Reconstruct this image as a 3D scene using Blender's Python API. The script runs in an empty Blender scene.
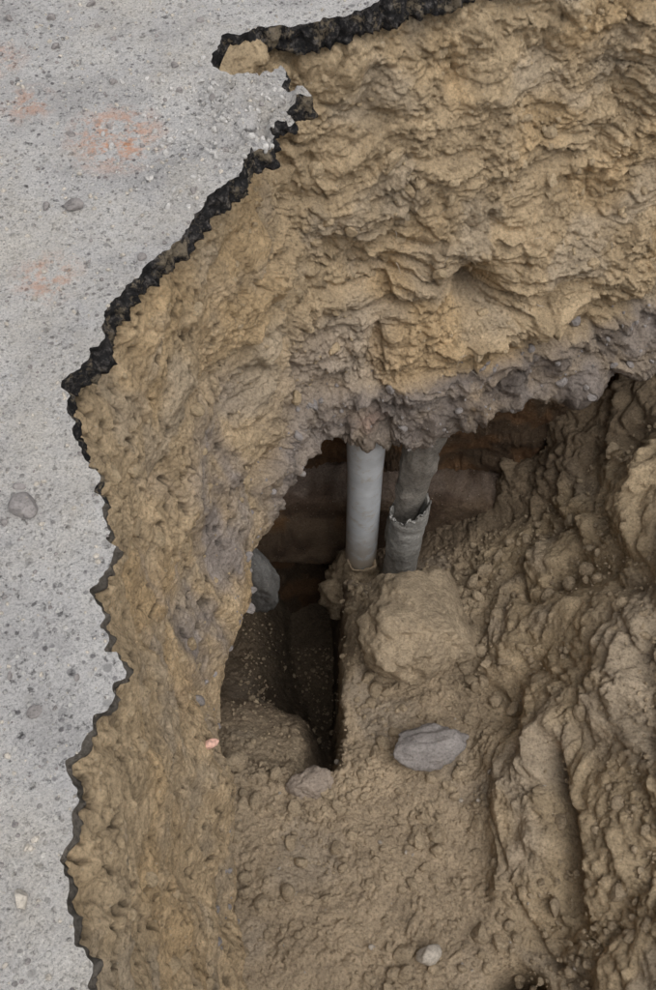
import bpy, bmesh, math, random
import numpy as np
from mathutils import Vector, Matrix
from mathutils.geometry import delaunay_2d_cdt
rng=np.random.default_rng(7); random.seed(7)

# ---------------------------------------------------------------- noise
_perm=np.random.default_rng(11).permutation(512).astype(np.int64)
def _h(ix,iy,iz,k=0):
    return _perm[(_perm[(_perm[(ix+k*37)&511]+iy)&511]+iz)&511]
_g=np.random.default_rng(5).normal(size=(512,3)); _g/=np.linalg.norm(_g,axis=1)[:,None]
def perlin(P,seed=0):
    P=np.asarray(P,float); i=np.floor(P).astype(np.int64); f=P-i
    u=f*f*f*(f*(f*6-15)+10); r=0
    for a in (0,1):
        for b in (0,1):
            for c in (0,1):
                g=_g[_h(i[:,0]+a,i[:,1]+b,i[:,2]+c,seed)]
                d=g[:,0]*(f[:,0]-a)+g[:,1]*(f[:,1]-b)+g[:,2]*(f[:,2]-c)
                w=(u[:,0] if a else 1-u[:,0])*(u[:,1] if b else 1-u[:,1])*(u[:,2] if c else 1-u[:,2])
                r=r+w*d
    return r*1.5
def fbm(P,oct=4,seed=0,gain=.5):
    r=0;a=1;s=1
    for o in range(oct):
        r=r+a*perlin(P*s+o*13.7,seed+o);a*=gain;s*=2.03
    return r
def billow(P,oct=4,seed=0,gain=.5):
    r=0;a=1;s=1
    for o in range(oct):
        r=r+a*np.abs(perlin(P*s+o*7.7,seed+o));a*=gain;s*=2.1
    return r
def worley(P,seed=0):
    i=np.floor(P).astype(np.int64); f1=np.full(len(P),9.);f2=np.full(len(P),9.); cid=np.zeros(len(P))
    for a in (-1,0,1):
        for b in (-1,0,1):
            for c in (-1,0,1):
                h=_h(i[:,0]+a,i[:,1]+b,i[:,2]+c,seed)
                q=np.stack([i[:,0]+a+.5+.45*_g[h,0],i[:,1]+b+.5+.45*_g[h,1],i[:,2]+c+.5+.45*_g[h,2]],1)
                d=np.linalg.norm(P-q,axis=1)
                m=d<f1
                f2=np.where(m,f1,np.minimum(f2,d)); cid=np.where(m,h/511.,cid); f1=np.where(m,d,f1)
    return f1,f2,cid
def ss(a,b,x):
    t=np.clip((x-a)/(b-a),0,1); return t*t*(3-2*t)

# ---------------------------------------------------------------- mesh helpers
def link(o):
    bpy.context.scene.collection.objects.link(o); return o
def grid_mesh(name,P,col=None,flip=False,smooth=True):
    n,m,_=P.shape
    me=bpy.data.meshes.new(name)
    idx=np.arange(n*m).reshape(n,m)
    q=np.stack([idx[:-1,:-1],idx[1:,:-1],idx[1:,1:],idx[:-1,1:]],-1).reshape(-1,4)
    if flip: q=q[:,::-1]
    nf=len(q)
    me.vertices.add(n*m); me.vertices.foreach_set('co',P.reshape(-1).astype(np.float32))
    me.loops.add(nf*4); me.loops.foreach_set('vertex_index',q.reshape(-1).astype(np.int32))
    me.polygons.add(nf); me.polygons.foreach_set('loop_start',np.arange(0,nf*4,4,dtype=np.int32))
    me.polygons.foreach_set('loop_total',np.full(nf,4,dtype=np.int32))
    me.polygons.foreach_set('use_smooth',np.full(nf,smooth))
    me.update(calc_edges=True)
    if col is not None:
        at=me.color_attributes.new('tint','FLOAT_COLOR','POINT')
        c=np.ones((n*m,4),np.float32); c[:,:3]=np.clip(col.reshape(-1,3),0,1); at.data.foreach_set('color',c.reshape(-1))
    return link(bpy.data.objects.new(name,me))

# ---------------------------------------------------------------- materials
def newmat(name):
    m=bpy.data.materials.new(name); m.use_nodes=True
    nt=m.node_tree; b=nt.nodes['Principled BSDF']
    b.inputs['Specular IOR Level'].default_value=.25
    return m,nt,b
def N(nt,t,**k):
    n=nt.nodes.new(t)
    for a,v in k.items(): setattr(n,a,v)
    return n
def noise(nt,co,scale,detail=4,rough=.6):
    n=N(nt,'ShaderNodeTexNoise'); n.inputs['Scale'].default_value=scale; n.inputs['Detail'].default_value=detail
    n.inputs['Roughness'].default_value=rough; nt.links.new(co,n.inputs['Vector']); return n
def ramp(nt,fac,stops):
    r=N(nt,'ShaderNodeValToRGB'); cr=r.color_ramp
    while len(cr.elements)<len(stops): cr.elements.new(.5)
    for e,(p,c) in zip(cr.elements,stops):
        e.position=p; e.color=(c,c,c,1) if not hasattr(c,'__len__') else (*c,1)
    nt.links.new(fac,r.inputs['Fac']); return r
def mix(nt,mode,fac,a,b):
    m=N(nt,'ShaderNodeMix',data_type='RGBA',blend_type=mode)
    for s,v in ((0,fac),(6,a),(7,b)):
        if hasattr(v,'default_value') or hasattr(v,'is_output'): nt.links.new(v,m.inputs[s])
        else: m.inputs[s].default_value=v if s==0 else (*v,1)
    return m.outputs[2]
def bump(nt,h,strength,dist,prev=None):
    b=N(nt,'ShaderNodeBump'); b.inputs['Strength'].default_value=strength; b.inputs['Distance'].default_value=dist
    nt.links.new(h,b.inputs['Height'])
    if prev is not None: nt.links.new(prev,b.inputs['Normal'])
    return b.outputs[0]
def soil_mat(name,base=None,var=.28,rough=.95,b1=.010,grain=True):
    m,nt,b=newmat(name)
    geo=N(nt,'ShaderNodeNewGeometry'); co=geo.outputs['Position']
    if base is None:
        c=N(nt,'ShaderNodeVertexColor',layer_name='tint').outputs['Color']
    else:
        c=N(nt,'ShaderNodeRGB'); c.outputs[0].default_value=(*base,1); c=c.outputs[0]
    n1=noise(nt,co,11,5,.65); r1=ramp(nt,n1.outputs['Fac'],[(.3,1-var),(.7,1+var*.5)])
    c=mix(nt,'MULTIPLY',1.,c,r1.outputs['Color'])
    n2=noise(nt,co,110,3,.8); r2=ramp(nt,n2.outputs['Fac'],[(.3,.55),(.46,.98),(.7,1.30)])
    c=mix(nt,'MULTIPLY',1.,c,r2.outputs['Color'])
    v=N(nt,'ShaderNodeTexVoronoi'); v.inputs['Scale'].default_value=80; nt.links.new(co,v.inputs['Vector'])
    if grain:
        rv=ramp(nt,v.outputs['Distance'],[(.10,.5),(.22,0.)])
        wn=ramp(nt,v.outputs['Color'],[(.62,0.),(.75,1.)])
        c=mix(nt,'MIX',mix(nt,'MULTIPLY',1.,rv.outputs['Color'],wn.outputs['Color']),c,(.54,.47,.38))
    nt.links.new(c,b.inputs['Base Color']); b.inputs['Roughness'].default_value=rough
    n3=noise(nt,co,75,6,.85); p=bump(nt,n3.outputs['Fac'],1.,b1)
    if grain:
        iv=ramp(nt,v.outputs['Distance'],[(.0,1.),(.6,0.)]); p=bump(nt,iv.outputs['Color'],.6,b1*.35,p)
    nt.links.new(p,b.inputs['Normal'])
    return m

soil=soil_mat('soil')
clod_m=soil_mat('clod_soil',(.48,.38,.26))
stone_m=soil_mat('grey_stone',(.30,.275,.26),.3,.85,.004)
darkstone=soil_mat('dark_grey_stone',(.20,.195,.185),.3,.85,.005)
pale_m=soil_mat('pale_stone',(.52,.47,.40),.2,.85,.003,False)
mud_m=soil_mat('mud',(.40,.315,.215),.3,.9,.008)
dustedge=soil_mat('dusty_broken_edge',(.20,.175,.145),.6,.9,.02)

def asphalt(name,dark=False):
    m,nt,b=newmat(name); co=N(nt,'ShaderNodeNewGeometry').outputs['Position']
    if dark:
        n=noise(nt,co,60,6,.7); r=ramp(nt,n.outputs['Fac'],[(.35,(.012,.012,.013)),(.52,(.032,.030,.030)),(.60,(.11,.10,.095)),(.72,(.28,.26,.23))])
        d=ramp(nt,noise(nt,co,16,5,.75).outputs['Fac'],[(.52,0.),(.60,.8)]).outputs['Color']
        c=mix(nt,'MIX',d,r.outputs['Color'],(.32,.26,.18))
        nt.links.new(c,b.inputs['Base Color']); b.inputs['Roughness'].default_value=.85
        nt.links.new(bump(nt,n.outputs['Fac'],1,.025),b.inputs['Normal']); return m
    base=ramp(nt,noise(nt,co,4.5,6,.7).outputs['Fac'],[(.3,(.45,.43,.415)),(.5,(.63,.605,.58)),(.7,(.75,.72,.68))]).outputs['Color']
    g=ramp(nt,noise(nt,co,230,3,.85).outputs['Fac'],[(.28,.35),(.46,1.),(.7,1.3)]).outputs['Color']
    c=mix(nt,'MULTIPLY',1.,base,g)
    v=N(nt,'ShaderNodeTexVoronoi'); v.inputs['Scale'].default_value=80; nt.links.new(co,v.inputs['Vector'])
    st=ramp(nt,v.outputs['Distance'],[(.22,1.),(.38,0.)]).outputs['Color']
    sep=N(nt,'ShaderNodeSeparateColor'); nt.links.new(v.outputs['Color'],sep.inputs[0])
    sel=ramp(nt,sep.outputs[0],[(.5,0.),(.58,.9)]).outputs['Color']
    f=mix(nt,'MULTIPLY',1.,st,sel)
    sc=ramp(nt,sep.outputs[1],[(0.,(.17,.16,.16)),(.3,(.36,.345,.34)),(.7,(.68,.65,.60)),(1.,(.82,.79,.73))]).outputs['Color']
    c=mix(nt,'MIX',f,c,sc)
    v2=N(nt,'ShaderNodeTexVoronoi'); v2.inputs['Scale'].default_value=34; nt.links.new(co,v2.inputs['Vector'])
    s2=N(nt,'ShaderNodeSeparateColor'); nt.links.new(v2.outputs['Color'],s2.inputs[0])
    f2=mix(nt,'MULTIPLY',1.,ramp(nt,v2.outputs['Distance'],[(.20,1.),(.28,0.)]).outputs['Color'],ramp(nt,s2.outputs[0],[(.72,0.),(.76,.75)]).outputs['Color'])
    c=mix(nt,'MIX',f2,c,ramp(nt,s2.outputs[1],[(0.,(.22,.21,.21)),(.5,(.40,.385,.37)),(1.,(.74,.70,.64))]).outputs['Color'])
    pit=ramp(nt,noise(nt,co,65,4,.7).outputs['Fac'],[(.34,.2),(.43,1.)]).outputs['Color']
    c=mix(nt,'MULTIPLY',.85,c,pit)
    d=ramp(nt,noise(nt,co,2.6,5,.7).outputs['Fac'],[(.46,0.),(.64,.55)]).outputs['Color']
    c=mix(nt,'MIX',d,c,mix(nt,'MULTIPLY',1.,(.70,.64,.55),g))
    for (x,y,r0,s) in ((-.43,1.70,.12,.75),(-.62,1.80,.07,.5),(-.52,1.33,.08,.5),(-.70,1.94,.07,.4)):
        sub=N(nt,'ShaderNodeVectorMath',operation='DISTANCE'); sub.inputs[1].default_value=(x,y,0); nt.links.new(co,sub.inputs[0])
        mr=N(nt,'ShaderNodeMapRange'); mr.inputs['From Min'].default_value=r0; mr.inputs['From Max'].default_value=r0*.3; mr.inputs['To Max'].default_value=1
        nt.links.new(sub.outputs['Value'],mr.inputs['Value'])
        nn=ramp(nt,noise(nt,co,24,4,.8).outputs['Fac'],[(.45,0.),(.60,s)]).outputs['Color']
        c=mix(nt,'MIX',mix(nt,'MULTIPLY',1.,nn,mr.outputs[0]),c,(.80,.38,.20))
    nt.links.new(c,b.inputs['Base Color']); b.inputs['Roughness'].default_value=.9
    p=bump(nt,noise(nt,co,45,6,.85).outputs['Fac'],1.,.018)
    p=bump(nt,f,.9,.004,p)
    nt.links.new(p,b.inputs['Normal']); return m
asph=asphalt('worn_asphalt'); asphd=asphalt('asphalt_broken_edge',True)

# ---------------------------------------------------------------- road slab
rim=[(-.27,-.05),(-.300,.131),(-.334,.203),(-.358,.292),(-.354,.373),(-.369,.415),(-.351,.466),(-.319,.511),(-.299,.562),(-.330,.613),(-.359,.670),(-.356,.713),(-.338,.769),(-.361,.838),(-.379,.895),(-.416,.963),(-.451,1.044),(-.453,1.097),(-.428,1.141),(-.398,1.185),(-.410,1.249),(-.373,1.301),(-.333,1.369),(-.281,1.424),(-.256,1.489),(-.221,1.556),(-.175,1.59),(-.165,1.64),(-.117,1.675),(-.11,1.735),(-.070,1.76),(-.085,1.79),(-.035,1.822),(-.052,1.84),(-.101,1.855),(-.085,1.895),(-.10,1.925),(-.125,1.895),(-.154,1.883),(-.218,1.895),(-.252,1.94),(-.224,2.01),(-.149,2.05),(-.062,2.058),(.038,2.085),(.127,2.135),(.3,2.22),(.6,2.32),(1.,2.38),(1.6,2.42),(2.4,2.4),(3.0,2.0),(3.15,1.2),(3.05,.3),(2.6,-.6),(1.8,-1.1),(.9,-1.2),(.2,-1.05),(-.12,-.6)]
R=[]
for i,(x,y) in enumerate(rim):
    x2,y2=rim[(i+1)%len(rim)]; L=math.hypot(x2-x,y2-y); n=max(1,int(L/(.004 if (x<.4 and y>-.1) else .03)))
    for k in range(n): R.append((x+(x2-x)*k/n,y+(y2-y)*k/n))
R=np.array(R)
def loop_smooth(A,k):
    for _ in range(k): A=(np.roll(A,1,0)+A*2+np.roll(A,-1,0))/4
    return A
def loop_norm(A):
    T=np.roll(A,-1,0)-np.roll(A,1,0); T/=np.linalg.norm(T,axis=1)[:,None]+1e-9
    return np.stack([-T[:,1],T[:,0]],1)
Nn=loop_norm(loop_smooth(R,12))
R3=np.c_[R,np.zeros(len(R))]
chip=np.clip(perlin(R3*34,6)-.15,0,1)
R=R+Nn*(fbm(R3*22,3,3)*.008+perlin(R3*85,4)*.004+chip*.03)[:,None]
def inpoly(P,poly):
    x,y=P[:,0],P[:,1]; c=np.zeros(len(P),bool); x1,y1=poly[:,0],poly[:,1]; x2,y2=np.roll(x1,-1),np.roll(y1,-1)
    for a,b_,c_,d in zip(x1,y1,x2,y2):
        m=((b_>y)!=(d>y))&(x<(c_-a)*(y-b_)/((d-b_)+1e-12)+a); c^=m
    return c
gx,gy=np.meshgrid(np.arange(-1.1,.5,.009),np.arange(-.1,2.5,.009)); G=np.stack([gx.ravel(),gy.ravel()],1)+rng.uniform(-.003,.003,(gx.size,2))
ring=[]
for r in (4,6,9,18,40,90,200):
    for k in range(40): ring.append((.9+r*math.cos(k*math.pi/20),.7+r*math.sin(k*math.pi/20)))
gx,gy=np.meshgrid(np.arange(-1.9,3.9,.1),np.arange(-1.9,3.1,.1)); G2=np.stack([gx.ravel(),gy.ravel()],1); G2=G2[~((G2[:,0]>-1.15)&(G2[:,0]<.55)&(G2[:,1]>-.15)&(G2[:,1]<2.55))]
A=np.concatenate([G,G2,np.array(ring)]); A=A[~inpoly(A,R)]
keep=np.ones(len(A),bool)
for i0 in range(0,len(A),4000):
    d=np.linalg.norm(A[i0:i0+4000,None]-R[None],axis=2).min(1); keep[i0:i0+4000]=d>.004
A=A[keep]; nr=len(R)
allp=np.concatenate([R,A])
res=delaunay_2d_cdt([Vector((float(a),float(b_))) for a,b_ in allp],[(i,(i+1)%nr) for i in range(nr)],[],0,1e-6)
V=np.array([(v.x,v.y) for v in res[0]]); F=np.array([f for f in res[2] if len(f)==3])
cen=V[F].mean(1); F=F[~inpoly(cen,R)]
def road_z(xy):
    p=np.c_[xy,np.zeros(len(xy))]; near=np.exp(-(((xy[:,0]+.15)/.12)**2+((xy[:,1]-1.77)/.15)**2)**2)
    wide=ss(3.,1.8,np.hypot(xy[:,0]+.2,xy[:,1]-1))
    e1,e2,c3=worley(p*np.array([34,15,20])+.8*np.stack([perlin(p*12,23),perlin(p*12,24),p[:,2]],1),22)
    return wide*(fbm(p*3,3,8)*.005+fbm(p*24,4,9)*.004)+near*(billow(p*11,3,21)*.035+(c3-.5)*.036-.008)
VZ=road_z(V)
nskirt=8; RT=np.c_[R,road_z(R)]
th=.018+.038*ss(.88,1.02,R[:,1])+.010*ss(1.85,2.0,R[:,1])-.018*ss(1.62,1.72,R[:,1])*ss(1.95,1.9,R[:,1])+.02*fbm(R3*10,3,40)*ss(.7,1.1,R[:,1]); th=np.clip(th,.018,.08)
sk=[]
for k in range(nskirt):
    f=k/(nskirt-1)
    pp=np.c_[R,-th*f]
    off=(fbm(pp*45,4,50)*.014+perlin(pp*130,51)*.005)*min(1,f*3)*np.clip(th/.03,.2,1)-f*.006
    sk.append(np.c_[R+Nn*off[:,None],RT[:,2]*(1-f)-th*f])
sk.append(np.c_[R+Nn*.018,-th*1.02])
Rs=loop_smooth(R,400); sk.append(np.c_[Rs+loop_norm(Rs)*.12,-th*1.05-.004])
sk=np.array(sk)
verts=list(map(tuple,np.c_[V,VZ])); faces=[tuple(map(int,f)) for f in F]; mi=[0]*len(faces)
base=len(verts)
for row in sk: verts+=list(map(tuple,row))
dust=R[:,1]+.12*fbm(R3*9,3,47)<.86
for k in range(len(sk)-1):
    for i in range(nr):
        j=(i+1)%nr; faces.append((base+k*nr+i,base+k*nr+j,base+(k+1)*nr+j,base+(k+1)*nr+i)); mi.append(2 if dust[i] else 1)
me=bpy.data.meshes.new('asphalt_road'); me.from_pydata(verts,[],faces)
me.materials.append(asph); me.materials.append(asphd); me.materials.append(dustedge); me.polygons.foreach_set('material_index',mi); me.polygons.foreach_set('use_smooth',[True]*len(faces)); me.update()
bm=bmesh.new(); bm.from_mesh(me)
for f in bm.faces:
    if f.material_index==0 and f.normal.z<0: f.normal_flip()
bm.to_mesh(me); bm.free()
link(bpy.data.objects.new('asphalt_road',me))

# ---------------------------------------------------------------- excavation wall
K=[((-.10,-.6),(-.02,-.55,-1.9),(-1,-.3),.05),
((-.26,-.1),(-.22,-.1,-1.9),(-1,0),.05),
((-.36,.3),(-.275,.3,-1.9),(-1,0),.06),
((-.355,.68),(-.306,.68,-1.85),(-1,0),.10),
((-.44,.98),(-.332,.978,-1.7),(-1,0),.16),
((-.42,1.2),(-.313,1.186,-1.65),(-1,0),.2),
((-.335,1.4),(-.265,1.403,-1.6),(-1,.1),.25),
((-.26,1.55),(-.188,1.676,-1.5),(-1,.3),.28),
((-.21,1.70),(-.12,1.80,-1.43),(-.8,.7),.3),
((-.22,1.86),(-.059,1.88,-1.4),(-.5,.9),.32),
((-.19,2.03),(.03,1.89,-1.38),(-.1,1),.34),
((-.05,2.11),(.15,1.885,-1.37),(0,1),.34),
((.13,2.18),(.296,1.887,-1.35),(0,1),.32),
((.4,2.28),(.551,1.949,-1.3),(0,1),.28),
((.7,2.36),(.817,2.028,-1.3),(0,1),.2),
((1.,2.40),(1.046,2.13,-1.25),(0,1),.16),
((1.6,2.45),(1.55,2.25,-1.25),(0,1),.1),
((2.42,2.43),(2.3,2.25,-1.3),(.7,.7),.1),
((3.03,2.02),(2.9,1.9,-1.4),(1,0),.1),
((3.18,1.2),(3.0,1.2,-1.5),(1,0),.1),
((3.08,.3),(2.9,.3,-1.6),(1,0),.1),
((2.62,-.63),(2.5,-.5,-1.6),(.7,-.7),.1),
((1.8,-1.13),(1.8,-1.,-1.7),(0,-1),.1),
((.9,-1.23),(.9,-1.1,-1.8),(0,-1),.1),
((.2,-1.08),(.25,-.95,-1.9),(-.3,-1),.1),
((-.10,-.6),(-.02,-.55,-1.9),(-1,-.3),.05)]
cols=[]
for rm,lp,o,u in K:
    o=np.array(o,float); o/=np.linalg.norm(o); rm=np.array(rm); l2=np.array(lp[:2]); lz=lp[2]
    c=[(*(rm+o*.05),-.030),(*(rm+o*.008),-.05)]
    for f,bl in ((.2,.0),(.45,-.02),(.7,.01),(.88,.012)):
        c.append((*(rm*(1-f)+l2*f-o*bl),lz*f-.05*(1-f)))
    c.append((*l2,lz)); c.append((*(l2+o*u*.5),lz-.05)); c.append((*(l2+o*u),lz-.22)); c.append((*(l2+o*u*1.1),lz-.8)); c.append((*(l2+o*u*1.1),-3.6))
    cols.append(c)
cols=np.array(cols)
kd=np.r_[0,np.cumsum(np.linalg.norm(np.diff(cols[:,3],axis=0),axis=1))]
ds=.0036
i1,i2=kd[1]+.15,kd[15]+.08
S=np.unique(np.r_[np.arange(kd[0],i1,.02),np.arange(i1,i2,ds),np.arange(i2,kd[-1],.03),kd[-1]])
vv=[0,.06,.3,.65,1.,1.25,1.4,1.5,1.7,2.3,3.1]
Tt=np.unique(np.r_[np.arange(0,1.7,ds),np.arange(1.7,3.1,.015),3.1])
def lerp(xs,xp,A):
    i=np.clip(np.searchsorted(xp,xs,side='right')-1,0,len(xp)-2); t=((xs-xp[i])/(xp[i+1]-xp[i])); sh=(-1,)+(1,)*(A.ndim-1)
    t=t.reshape(sh)
    m=np.zeros_like(A); d=(A[1:]-A[:-1])/(np.diff(xp).reshape(sh)); m[1:-1]=(d[1:]+d[:-1])/2; m[0]=d[0]; m[-1]=d[-1]
    h=(xp[i+1]-xp[i]).reshape(sh)
    return (2*t**3-3*t**2+1)*A[i]+(t**3-2*t**2+t)*h*m[i]+(-2*t**3+3*t**2)*A[i+1]+(t**3-t**2)*h*m[i+1]
B=lerp(S,kd,cols)
B=np.transpose(lerp(Tt,np.array(vv),np.transpose(B,(1,0,2))),(1,0,2))
def norms(P):
    a=np.gradient(P,axis=0); b_=np.gradient(P,axis=1); n=np.cross(a,b_); return n/(np.linalg.norm(n,axis=2)[...,None]+1e-12)
NB=norms(B)
tc=np.array([.9,.7,-1.])
if ((tc-B)*NB).sum(2).mean()<0: NB=-NB
n,m,_=B.shape; Pf=B.reshape(-1,3); Nf=NB.reshape(-1,3)
TT=np.tile(Tt,(n,1)).ravel(); X,Y,Z=Pf.T
warp=np.stack([perlin(Pf*5,60),perlin(Pf*5,61),perlin(Pf*5,62)],1)*.05+np.stack([perlin(Pf*16,63),perlin(Pf*16,64),perlin(Pf*16,65)],1)*.012
Q=Pf+warp
left=ss(1.75,1.45,Y)*ss(.3,0,X); far=1-left
Qr=Q.copy(); Qr[:,2]=Q[:,2]+.12*perlin(Q*2.2,66)
f1,f2,cid=worley(Qr*np.array([7,7,9.]),70)
g1,g2,cid2=worley(Qr*np.array([16,16,24.])+3.3,71)
e1,e2,cid3=worley(Q*np.array([40,40,52.])+7.1,75)
h1,h2,cid4=worley(Q*90+1.1,76)
midf=ss(-.35,-.6,Z)*ss(-1.2,-1.0,Z)
patch=ss(-.15,.35,fbm(Q*3.1,2,77))
patch2=ss(-.1,.3,fbm(Q*6.1,2,78))
dsp=fbm(Q*3.2,3,72)*.05
dsp+=far*((cid-.5)*.040*(.4+midf)+(.5-f1)*.024)
dsp+=far*(.3+.7*patch)*((cid2-.5)*.034+(.45-g1)*.016)
dsp+=far*(.3+.9*patch2)*((cid3-.5)*.013+(.4-e1)*.011+(cid4-.5)*.007)
dsp+=far*midf*((billow(Qr*np.array([5,5,15.]),4,73)-.4)*.050)
dsp+=far*(1-midf)*((billow(Q*np.array([7,7,6.])+2.2,4,74)-.4)*.030)
pit=np.clip(perlin(Q*np.array([44,44,34.]),80)-.27,0,1)
pit2=np.clip(perlin(Q*74,81)-.27,0,1)
strk=fbm(Q*np.array([30,30,3.5]),3,86)
dsp+=left*(fbm(Q*np.array([9,9,3.]),4,82)*.013-pit*.055-pit2*.032+strk*.0035+fbm(Q*26,4,83)*.0035+(.4-e1)*.003+(cid3-.5)*.003*patch2)
dsp+=left*(.8*ss(-.3,-.05,Z)+.25*patch*patch2)*((cid2-.5)*.014+(.4-g1)*.010)
dsp+=fbm(Q*60,3,90)*.0035+fbm(Q*22,4,91)*.005*(1-.5*left)
def blob(cx,cy,cz,r): return np.exp(-(((X-cx)/r[0])**2+((Y-cy)/r[1])**2+((Z-cz)/r[2])**2))
dsp-=blob(.43,2.05,-.86,(.05,.3,.05))*.20; dsp+=blob(.56,2.05,-.99,(.12,.3,.05))*.08
dsp+=blob(.42,2.2,-.33,(.08,.3,.05))*.05
dsp-=blob(.3,2.1,-1.08,(.25,.3,.03))*.02
band=far*ss(1.14,1.20,TT+.05*perlin(Q*6,96))*ss(1.52,1.42,TT)
dsp+=band*(.038+fbm(Q*7,3,95)*.04)
dsp*=ss(0,.10,TT)*.9+.1
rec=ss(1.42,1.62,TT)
dsp=dsp*(1-.3*rec)
P=Pf+Nf*dsp[:,None]
P[:,2]=np.minimum(P[:,2],-.024-.0*X)
tan=np.array([.60,.455,.285]); far_c=np.array([.545,.415,.26]); pur=np.array([.28,.24,.21]); recess_shade=np.array([.10,.066,.042]); och=np.array([.62,.43,.225])
C=tan*left[:,None]+far_c*far[:,None]
def mixc(C,c,w): w=np.clip(w,0,1)[:,None]; return C*(1-w)+c*w
C=mixc(C,och,ss(.0,.5,fbm(Q*2.3,3,100))*.5)
C=mixc(C,np.array([.50,.42,.32]),ss(.05,.5,fbm(Q*4.3,3,104))*.5)
C=mixc(C,pur,band*(.85+.5*fbm(Q*6,3,101)))
C=mixc(C,np.array([.18,.15,.13]),band*ss(.05,.5,fbm(Q*9,3,107))*.75)
C=mixc(C,np.array([.36,.20,.15]),blob(.13,1.9,-1.27,(.04,.2,.03))*.6)
lp=left*ss(.45,.7,TT)*ss(1.3,1.1,TT)*ss(.75,1.2,Y); C=mixc(C,pur*1.4,lp*(.28+1.1*fbm(Q*np.array([9,9,3.]),3,102)))
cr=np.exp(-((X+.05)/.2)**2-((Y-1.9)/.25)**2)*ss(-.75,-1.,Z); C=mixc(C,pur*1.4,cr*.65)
C*=(1+.22*left*strk)[:,None]
C=mixc(C,recess_shade,ss(1.38,1.52,TT)*.95)  # wet recess soil, with occlusion shade painted into its colour
C=mixc(C,np.array([.34,.15,.035]),blob(-.06,2.2,-1.85,(.14,.3,.16))*.9)
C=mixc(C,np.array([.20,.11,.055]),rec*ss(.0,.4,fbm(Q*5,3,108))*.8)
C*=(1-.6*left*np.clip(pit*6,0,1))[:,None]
C*=(1+(cid2-.5)*.14*far)[:,None]
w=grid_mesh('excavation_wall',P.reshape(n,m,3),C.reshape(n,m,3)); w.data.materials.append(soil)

# ---------------------------------------------------------------- pit floor
ctrl=np.array([(-.27,.31,-1.93),(.006,.31,-1.95),(.35,.35,-1.95),(.62,.31,-1.88),(.87,.29,-1.6),(-.3,.62,-1.98),(.006,.62,-2.0),(.35,.62,-2.0),(.62,.6,-1.88),(.9,.55,-1.52),
(.666,.864,-1.85),(.90,.8,-1.5),(.3,.9,-2.02),(0,.9,-2.05),(-.35,.95,-2.05),(.459,1.227,-2.07),(.7,1.2,-1.85),(.94,1.08,-1.45),(.563,1.63,-2.12),(.78,1.55,-1.88),(.988,1.39,-1.42),(.407,1.894,-2.40),(.623,1.923,-2.2),(.88,1.91,-1.9),(1.03,1.77,-1.45),(.81,2.108,-2.0),(1.1,2.1,-1.45),(.5,2.05,-2.38),(.65,2.1,-2.28),
(.034,.989,-2.06),(.06,1.244,-2.12),(.2,1.45,-2.15),(.1,1.809,-2.42),(.2,2.1,-2.6),(-.3,1.7,-2.5),(-.3,2.2,-2.6),(.6,2.4,-2.3),
(1.3,.3,-1.3),(1.3,.9,-1.25),(1.3,1.5,-1.2),(1.5,2.2,-1.3),(2.2,1.2,-1.35),(2.,2.2,-1.4),(2.,-.3,-1.5),(1.2,-.4,-1.7),(.5,-.4,-1.95),(0,-.3,-1.95),(-.3,0,-1.95),(-.6,-.3,-1.95),(-.6,1.,-2.1),(-.8,2,-2.5),(3.4,2.9,-1.4),(3.4,-1.4,-1.5),(-.8,-1.4,-1.9),(1.2,-1.4,-1.8)])
def phi(r): return np.sqrt(r*r+.01)
D=np.linalg.norm(ctrl[:,None,:2]-ctrl[None,:,:2],axis=2)
wts=np.linalg.solve(phi(D)+1e-3*np.eye(len(ctrl)),ctrl[:,2]+1.9)
def floor_base(x,y):
    q=np.stack([x,y],1); r=np.zeros(len(q))
    for c,w_ in zip(ctrl,wts): r+=w_*phi(np.hypot(q[:,0]-c[0],q[:,1]-c[1]))
    return r-1.9
def floor_h(x,y):
    p0=np.c_[x,y,np.zeros(len(x))]
    h=floor_base(x,y)
    edge=.045+.03*perlin(p0*5,110)+.012*perlin(p0*21,111)
    cliff=ss(edge+.014,edge-.03,x)*ss(.96,1.02,y)
    yb=y+.10*perlin(p0*5,115)
    r_=.08*ss(.95,1.1,y)+.60*ss(1.0,1.75,y)*(.24+.76*ss(-.36,-.05,x))+.42*ss(-.13,.01,x)*ss(.97,1.1,y)+.42*ss(1.32,1.52,yb)*(.35+.65*ss(-.32,-.15,x))
    h=h-cliff*r_
    h+=.11*np.exp(-((x-(.105+.03*perlin(p0*7,112)))/.05)**2)*ss(1.15,1.45,y)*ss(1.95,1.75,y)
    return np.maximum(h,-3.5)
xs=np.unique(np.r_[np.arange(-1.,-.6,.04),np.arange(-.6,1.15,.0040),np.arange(1.15,3.5,.035)])
ys=np.unique(np.r_[np.arange(-1.5,.15,.035),np.arange(.15,2.25,.0040),np.arange(2.25,2.95,.03)])
gx,gy=np.meshgrid(xs,ys,indexing='ij'); x=gx.ravel(); y=gy.ravel()
h=floor_h(x,y); Bf=np.stack([x,y,h],1).reshape(len(xs),len(ys),3)
NF=norms(Bf).reshape(-1,3); NF*=np.sign(NF[:,2:3]); Bf=Bf.reshape(-1,3)
q=Bf+np.stack([perlin(Bf*4,120),perlin(Bf*4,121),perlin(Bf*4,122)],1)*.07+np.stack([perlin(Bf*15,123),perlin(Bf*15,124),perlin(Bf*15,125)],1)*.008
right=ss(.42,.72,x)
g1,g2,c2=worley(q*14,131); e1,e2,c3=worley(q*36,132); k1,k2,c4=worley(q*80,136)
bl=billow(q*np.array([4.2,2.4,3.]),4,137,.5)
patch=ss(-.1,.4,fbm(q*4,2,138)); patch2=ss(-.15,.3,fbm(q*7,2,143))
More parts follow.
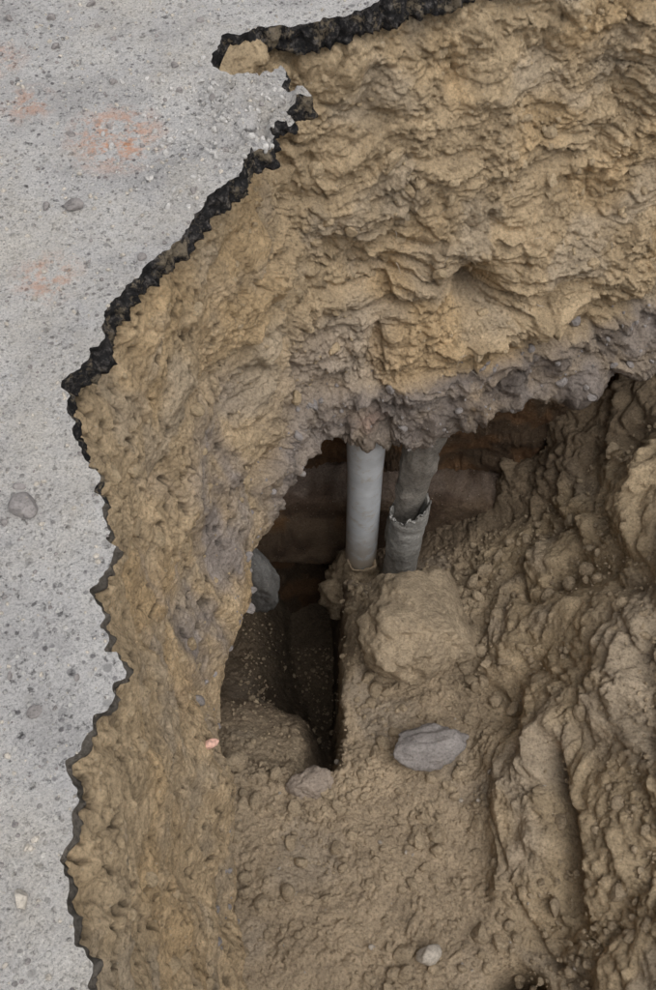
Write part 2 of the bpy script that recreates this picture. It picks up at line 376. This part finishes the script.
d=fbm(q*3.0,3,133)*.045*(.45+.8*right)
d+=right*(bl-.45)*.10
d-=right*ss(.08,.0,np.abs(perlin(q*np.array([3.6,1.3,1.6]),139)))*.045
d+=(.45-g1)*.024*(.2+.9*right*patch)+(c2-.5)*.026*right*patch
d+=((.4-e1)*.014+(c3-.5)*.014)*(.25+.8*patch2)+((.4-k1)*.004+(c4-.5)*.007)*(.3+.7*patch2)
d+=fbm(q*24,3,134)*.005+fbm(q*70,3,135)*.003
cx=.72+.03*perlin(Bf*5,140)
d-=.15*np.exp(-((x-cx)/.024)**2)*ss(.4,.55,y)*ss(1.05,.9,y)
lx=.52+.06*perlin(Bf*4,141)
d+=.05*ss(lx-.03,lx+.05,x)*ss(lx+.28,lx+.12,x)*ss(.45,.6,y)*ss(1.15,.95,y)
d-=.38*np.exp(-((x-.545)/.045)**2-((y-.31)/.035)**2)
PF=Bf+NF*d[:,None]
fc=np.array([.49,.385,.265]); fr=np.array([.54,.42,.27]); void_shade=np.array([.27,.205,.14])
C=np.tile(fc,(len(x),1)); C=mixc(C,fr,right*.9); C=mixc(C,void_shade,ss(-2.2,-2.5,PF[:,2])); C=mixc(C,np.array([.45,.375,.29]),ss(.1,.5,fbm(q*2.5,3,150))*.6)
C=mixc(C,void_shade*.8,ss(1.9,2.05,y)*.8); C=mixc(C,void_shade*.6,ss(-2.6,-2.9,PF[:,2])*.8)  # void shade painted into the floor soil, by depth and towards the back
C*=(1+(c2-.5)*.10+(c3-.5)*.12)[:,None]
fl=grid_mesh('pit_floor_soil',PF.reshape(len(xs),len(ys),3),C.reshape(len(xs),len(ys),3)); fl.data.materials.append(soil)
PG=PF.reshape(len(xs),len(ys),3)
def zfloor(px,py):
    i=min(max(np.searchsorted(xs,px),1),len(xs)-1); j=min(max(np.searchsorted(ys,py),1),len(ys)-1); return float(PG[i,j,2])

# ---------------------------------------------------------------- stones
def rock(name,loc,size,rot,mat,seed,sub=5,cuts=7,rough=.08,fine=.02):
    r=np.random.default_rng(seed); bm=bmesh.new(); bmesh.ops.create_icosphere(bm,subdivisions=sub,radius=1)
    v=np.array([p.co for p in bm.verts])
    for k in range(cuts):
        nrm=r.normal(size=3); nrm/=np.linalg.norm(nrm); dd=r.uniform(.55,.85); s=v@nrm
        m=s>dd; v[m]-=np.outer(s[m]-dd,nrm)*.92
    nn=v/np.linalg.norm(v,axis=1)[:,None]
    v=v+nn*(fbm(v*1.7+seed,4,seed)*rough+fbm(v*7+seed,4,seed+9)*fine)[:,None]
    v*=np.array(size)
    for p,c in zip(bm.verts,v): p.co=c
    me=bpy.data.meshes.new(name); bm.to_mesh(me); bm.free()
    for f in me.polygons: f.use_smooth=True
    me.materials.append(mat); o=link(bpy.data.objects.new(name,me)); o.location=loc; o.rotation_euler=rot; return o
rock('boulder',(.315,1.46,-1.90),(.22,.19,.34),(.85,.1,-.1),clod_m,3,6,10,.12,.035)
rock('rock',(.345,1.05,-1.98),(.14,.085,.07),(.3,.1,.25),stone_m,12,5,7,.12,.04)
rock('rock',(-.06,.94,-2.06),(.08,.06,.055),(.2,0,.4),soil_mat('muddy_stone',(.40,.33,.27),.3,.9,.006),21,5,7,.12,.05)
rock('rock',(-.31,1.0,-2.02),(.045,.035,.03),(.2,0,.4),clod_m,22,4)
rock('rock',(.235,.40,-1.97),(.05,.04,.04),(.2,0,.8),clod_m,23,4)
rock('rock',(-.265,1.72,-2.10),(.08,.08,.33),(.0,-.05,.3),darkstone,31,5,9,.12,.05)
rock('stone',(.30,.395,-1.92),(.044,.032,.034),(.2,.5,.4),pale_m,41,4)
rock('road_pebble',(-.492,.84,.008),(.024,.027,.016),(0,0,.4),stone_m,51,4,5,.05,.01)
rock('road_pebble',(-.41,.24,.008),(.010,.018,.012),(0,0,.2),pale_m,52,4)
rock('road_pebble',(-.49,1.51,.006),(.020,.014,.010),(0,0,.2),stone_m,53,4)

def scatter(name,pts,mat,sub=2,seed=0):
    r=np.random.default_rng(seed); bm=bmesh.new(); bmesh.ops.create_icosphere(bm,subdivisions=sub,radius=1)
    bv=np.array([p.co for p in bm.verts]); bf=np.array([[q_.index for q_ in f.verts] for f in bm.faces]); bm.free()
    Vs=[];Fs=[]
    for k,(px,py,pz,s) in enumerate(pts):
        v=bv.copy()
        for _ in range(4):
            nrm=r.normal(size=3); nrm/=np.linalg.norm(nrm); dd=r.uniform(.45,.8); sd=v@nrm; m=sd>dd; v[m]-=np.outer(sd[m]-dd,nrm)
        v*=s*r.uniform(.6,1.25,3)
        a=r.normal(size=(3,3)); qq,_=np.linalg.qr(a); v=v@qq
        Vs.append(v+np.array([px,py,pz+s*.2])); Fs.append(bf+k*len(bv))
    Vs=np.concatenate(Vs);Fs=np.concatenate(Fs)
    me=bpy.data.meshes.new(name); me.from_pydata(Vs.tolist(),[],Fs.tolist()); me.polygons.foreach_set('use_smooth',[False]*len(Fs)); me.materials.append(mat)
    return link(bpy.data.objects.new(name,me))
pts=[]
for k in range(4200):
    px=rng.uniform(-.38,1.1); py=rng.uniform(.2,2.0); s=min(.0036*math.exp(rng.exponential(.55)),.028)
    if px<.05 and py>1.0 and s>.009: s*=.5
    pts.append((px,py,zfloor(px,py),s))
scatter('soil_clods',pts,clod_m,2,1)
pts=[]
for k in range(45):
    px=rng.uniform(-.35,.8); py=rng.uniform(.2,1.2); s=.0035*math.exp(rng.exponential(.5)); pts.append((px,py,zfloor(px,py),min(s,.016)))
scatter('floor_gravel',pts,soil_mat('dusty_gravel',(.42,.37,.31),.3,.9,.003),2,2)
def on_road(n,mn,sc,mx,bias=False):
    out=[]
    while len(out)<n:
        c=np.stack([rng.uniform(-1.0,.1,400),rng.uniform(.05,2.3,400)],1)
        if bias: c=np.stack([rng.normal(-.2,.12,400),rng.normal(1.76,.14,400)],1)
        c=c[~inpoly(c,R)]
        if len(c)==0: continue
        z=road_z(c)
        for a,zz in zip(c,z): out.append((a[0],a[1],float(zz)-.001,min(mn*math.exp(rng.exponential(sc)),mx)))
    return out[:n]
scatter('road_grit',on_road(3000,.0013,.5,.006),pale_m,1,3)
scatter('road_gravel',on_road(900,.0018,.55,.011),stone_m,2,4)
pm=soil_mat('asphalt_crumb',(.50,.48,.45),.3,.9,.003)
scatter('asphalt_crumbs',on_road(600,.0016,.5,.008,True),pm,2,5)
sel=rng.choice(len(P),4200); sel=[i for i in sel if .1<TT[i]<1.4 and Y[i]>.15 and X[i]<1.3 and (far[i]>.5 or rng.random()<.35)]
lo=[i for i in sel if TT[i]<1.13]; hi=[i for i in sel if TT[i]>=1.13]
f_=lambda L:[(P[i,0],P[i,1],P[i,2]-.002,min(.003*math.exp(rng.exponential(.6)),.022)) for i in L]
scatter('wall_clods',f_(lo),soil_mat('wall_clod_soil',(.56,.435,.28)),2,6)
scatter('ledge_gravel',f_(hi),stone_m,2,8)
rock('brick_fragment',(-.300,.80,-1.15),(.024,.012,.012),(.2,0,.4),soil_mat('pink_brick',(.74,.46,.37),.15,.9,.002,False),61,4,5)
Vr=[];Fr=[]
for k in range(46):
    i=rng.integers(len(P))
    while not (far[i]>.8 and .55<TT[i]<1.2 and .0<X[i]<1.1): i=rng.integers(len(P))
    p=P[i].copy()+Nf[i]*-.004; dr=Nf[i]*.6+rng.normal(size=3)*.7+np.array([0,0,-.4]); dr/=np.linalg.norm(dr); rr=rng.uniform(.0006,.0014); ln=rng.uniform(.02,.06); b0=len(Vr)
    for j in range(6):
        a=np.cross(dr,[0,0,1.01]); a/=np.linalg.norm(a)+1e-9; b_=np.cross(dr,a)
        for t_ in range(3): Vr.append(p+(a*math.cos(t_*2.094)+b_*math.sin(t_*2.094))*rr*(1-j/7))
        p=p+dr*ln/5; dr=dr+rng.normal(size=3)*.25+np.array([0,0,-.12]); dr/=np.linalg.norm(dr)
    for j in range(5):
        for t_ in range(3): Fr.append((b0+j*3+t_,b0+j*3+(t_+1)%3,b0+(j+1)*3+(t_+1)%3,b0+(j+1)*3+t_))
me=bpy.data.meshes.new('roots'); me.from_pydata([tuple(v) for v in Vr],[],Fr); me.materials.append(pale_m); link(bpy.data.objects.new('roots',me))

# ---------------------------------------------------------------- pipes
def tube(name,path,radii,mat,seg=64,jag=None,seed=0,ns=.0):
    path=[np.array(p,float) for p in path]; n=len(path); V_=[];F_=[]
    for i,p in enumerate(path):
        t=path[min(i+1,n-1)]-path[max(i-1,0)]; t/=np.linalg.norm(t); a=np.cross(t,[.0,1,.1]); a/=np.linalg.norm(a); b_=np.cross(t,a)
        for k in range(seg):
            w_=2*math.pi*k/seg; V_.append(p+(a*math.cos(w_)+b_*math.sin(w_))*radii[i])
    V_=np.array(V_)
    if ns:
        c=np.repeat(np.array(path),seg,0); dd=V_-c; V_=c+dd*(1+ns*(fbm(V_*9+seed,4,seed)+.6*fbm(V_*35,3,seed+3)))[:,None]
    if jag is not None:
        u=(path[-1]-path[0])/np.linalg.norm(path[-1]-path[0])
        for k in range(seg):
            cutk=jag*(.5+.5*math.sin(2*math.pi*k/seg+seed))+.06*(fbm(np.array([[3*math.cos(2*math.pi*k/seg),3*math.sin(2*math.pi*k/seg),seed]]),3,9)[0]+.5)
            lim=(path[-1]-u*max(cutk,0))@u
            for r_ in range(n):
                v=V_[r_*seg+k]; e=v@u-lim
                if e>0: V_[r_*seg+k]=v-u*e
    for i in range(n-1):
        for k in range(seg):
            F_.append((i*seg+k,i*seg+(k+1)%seg,(i+1)*seg+(k+1)%seg,(i+1)*seg+k))
    bm=bmesh.new(); vs=[bm.verts.new(tuple(v)) for v in V_]
    for f in F_: bm.faces.new([vs[i] for i in f])
    bmesh.ops.remove_doubles(bm,verts=bm.verts,dist=.00005)
    me=bpy.data.meshes.new(name); bm.to_mesh(me); bm.free()
    for f in me.polygons: f.use_smooth=True
    me.materials.append(mat)
    o=bpy.data.objects.new(name,me); link(o)
    md=o.modifiers.new('wall','SOLIDIFY'); md.thickness=.006; md.offset=-1
    return o
pv,nt,b=newmat('grey_pvc'); co=N(nt,'ShaderNodeNewGeometry').outputs['Position']
c=mix(nt,'MULTIPLY',1.,(.62,.65,.68),ramp(nt,noise(nt,co,14,4,.6).outputs['Fac'],[(.3,.80),(.7,1.08)]).outputs['Color'])
dirt=ramp(nt,noise(nt,co,22,6,.75).outputs['Fac'],[(.52,0.),(.68,.65)]).outputs['Color']; c=mix(nt,'MIX',dirt,c,(.40,.32,.22))
sx=N(nt,'ShaderNodeSeparateXYZ'); nt.links.new(co,sx.inputs[0]); mr=N(nt,'ShaderNodeMapRange'); mr.inputs['From Min'].default_value=-2.05; mr.inputs['From Max'].default_value=-2.45; nt.links.new(sx.outputs[2],mr.inputs['Value'])
c=mix(nt,'MIX',mix(nt,'MULTIPLY',1.,mr.outputs[0],ramp(nt,noise(nt,co,15,5,.7).outputs['Fac'],[(.35,0.),(.5,1.)]).outputs['Color']),c,(.40,.315,.215))
nt.links.new(c,b.inputs['Base Color']); b.inputs['Roughness'].default_value=.38; b.inputs['Specular IOR Level'].default_value=.5
nt.links.new(bump(nt,noise(nt,co,30,4,.6).outputs['Fac'],.25,.004),b.inputs['Normal'])
zs=np.linspace(-2.9,-1.3,24)
tube('pvc_pipe',[(.130+.004*math.sin(z*2),1.95,z) for z in zs],[.063+.004*ss(-1.75,-1.5,z) for z in zs],pv)
zs=np.linspace(-2.75,-2.34,24); tube('mud_collar',[(.118+.05*(z+2.5),1.93,z) for z in zs],[.118-.056*ss(-2.62,-2.36,z) for z in zs],mud_m,ns=.3,seed=4)
gm=soil_mat('muddy_grey_pipe',(.42,.41,.385),.5,.8,.005)
gm2=soil_mat('mud_caked_pipe',(.32,.295,.26),.6,.85,.008)
bp=bpy.data.objects.new('broken_pipe',None); link(bp)
zs=np.linspace(-2.6,-1.80,90); a=tube('socket',[(.295+.02*(z+2.2),1.90,z) for z in zs],[.066+.005*ss(-1.98,-1.93,z) for z in zs],gm,jag=.10,seed=2,ns=.06); a.parent=bp
zs=np.linspace(-2.2,-1.33,24); a=tube('upper_length',[(.290+.08*(z+2.0),1.945+.02*(z+2),z) for z in zs],[.052+.014*ss(-1.85,-1.5,z) for z in zs],gm2,seed=8,ns=.22); a.parent=bp
nx=260; npf=90; prof=[]
for k in range(npf):
    w_=2*math.pi*k/npf; cxx,szz=math.cos(w_),math.sin(w_); e=.35
    prof.append((math.copysign(abs(cxx)**e,cxx)*.11,math.copysign(abs(szz)**e,szz)*.30))
xsn=np.linspace(-.6,1.05,nx); PD=np.array([[(xx,2.20+a_,-2.48+b_-.05*xx) for a_,b_ in prof+prof[:1]] for xx in xsn])
dv=PD.reshape(-1,3); ctr=dv*0; ctr[:,0]=dv[:,0]; ctr[:,1]=2.2; ctr[:,2]=-2.48; dd=dv-ctr; dd/=np.linalg.norm(dd,axis=1)[:,None]
dv=dv+dd*(fbm(dv*5,4,160)*.02+fbm(dv*22,4,161)*.012)[:,None]; PD=dv.reshape(nx,npf+1,3); PD[:,-1]=PD[:,0]
DC=np.tile(np.array([.17,.12,.08]),(nx*(npf+1),1)); DC=mixc(DC,np.array([.26,.205,.17]),ss(-2.24,-2.18,dv[:,2])*.8); DC=mixc(DC,np.array([.08,.05,.033]),ss(.0,.4,fbm(dv*5,3,162))*.8)  # lighter top: lit edge painted into the duct colour
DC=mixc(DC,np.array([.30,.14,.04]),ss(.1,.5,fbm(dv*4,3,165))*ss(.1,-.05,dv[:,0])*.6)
o=grid_mesh('concrete_duct',PD,DC.reshape(nx,npf+1,3)); o.data.materials.append(soil)

# ---------------------------------------------------------------- camera, light
cam=bpy.data.cameras.new('camera'); co_=link(bpy.data.objects.new('camera',cam)); co_.location=(0,0,1.5); co_.rotation_euler=(math.radians(30),0,0)
cam.sensor_fit='VERTICAL'; cam.sensor_height=24; cam.lens=24*1061/990; cam.clip_start=.05; cam.clip_end=1000
bpy.context.scene.camera=co_
Sd=Vector((.30,-.40,1.0)).normalized()
sun=bpy.data.lights.new('sun','SUN'); sun.energy=1.5; sun.angle=math.radians(55); sun.color=(1,.975,.94)
so=link(bpy.data.objects.new('sun',sun)); so.rotation_euler=Sd.to_track_quat('Z','Y').to_euler(); so.location=(2,-2,5)
wd=bpy.data.worlds.new('World'); bpy.context.scene.world=wd; wd.use_nodes=True; nt=wd.node_tree; bg=nt.nodes['Background']
sky=nt.nodes.new('ShaderNodeTexSky'); sky.sky_type='NISHITA'; sky.sun_disc=False; sky.sun_elevation=math.asin(Sd.z); sky.sun_rotation=math.atan2(Sd.x,Sd.y); sky.dust_density=3
hs=nt.nodes.new('ShaderNodeHueSaturation'); hs.inputs['Saturation'].default_value=.30
nt.links.new(sky.outputs[0],hs.inputs['Color']); nt.links.new(hs.outputs[0],bg.inputs['Color']); bg.inputs['Strength'].default_value=.15
sc=bpy.context.scene; sc.view_settings.view_transform='Standard'; sc.view_settings.look='None'; sc.view_settings.exposure=0
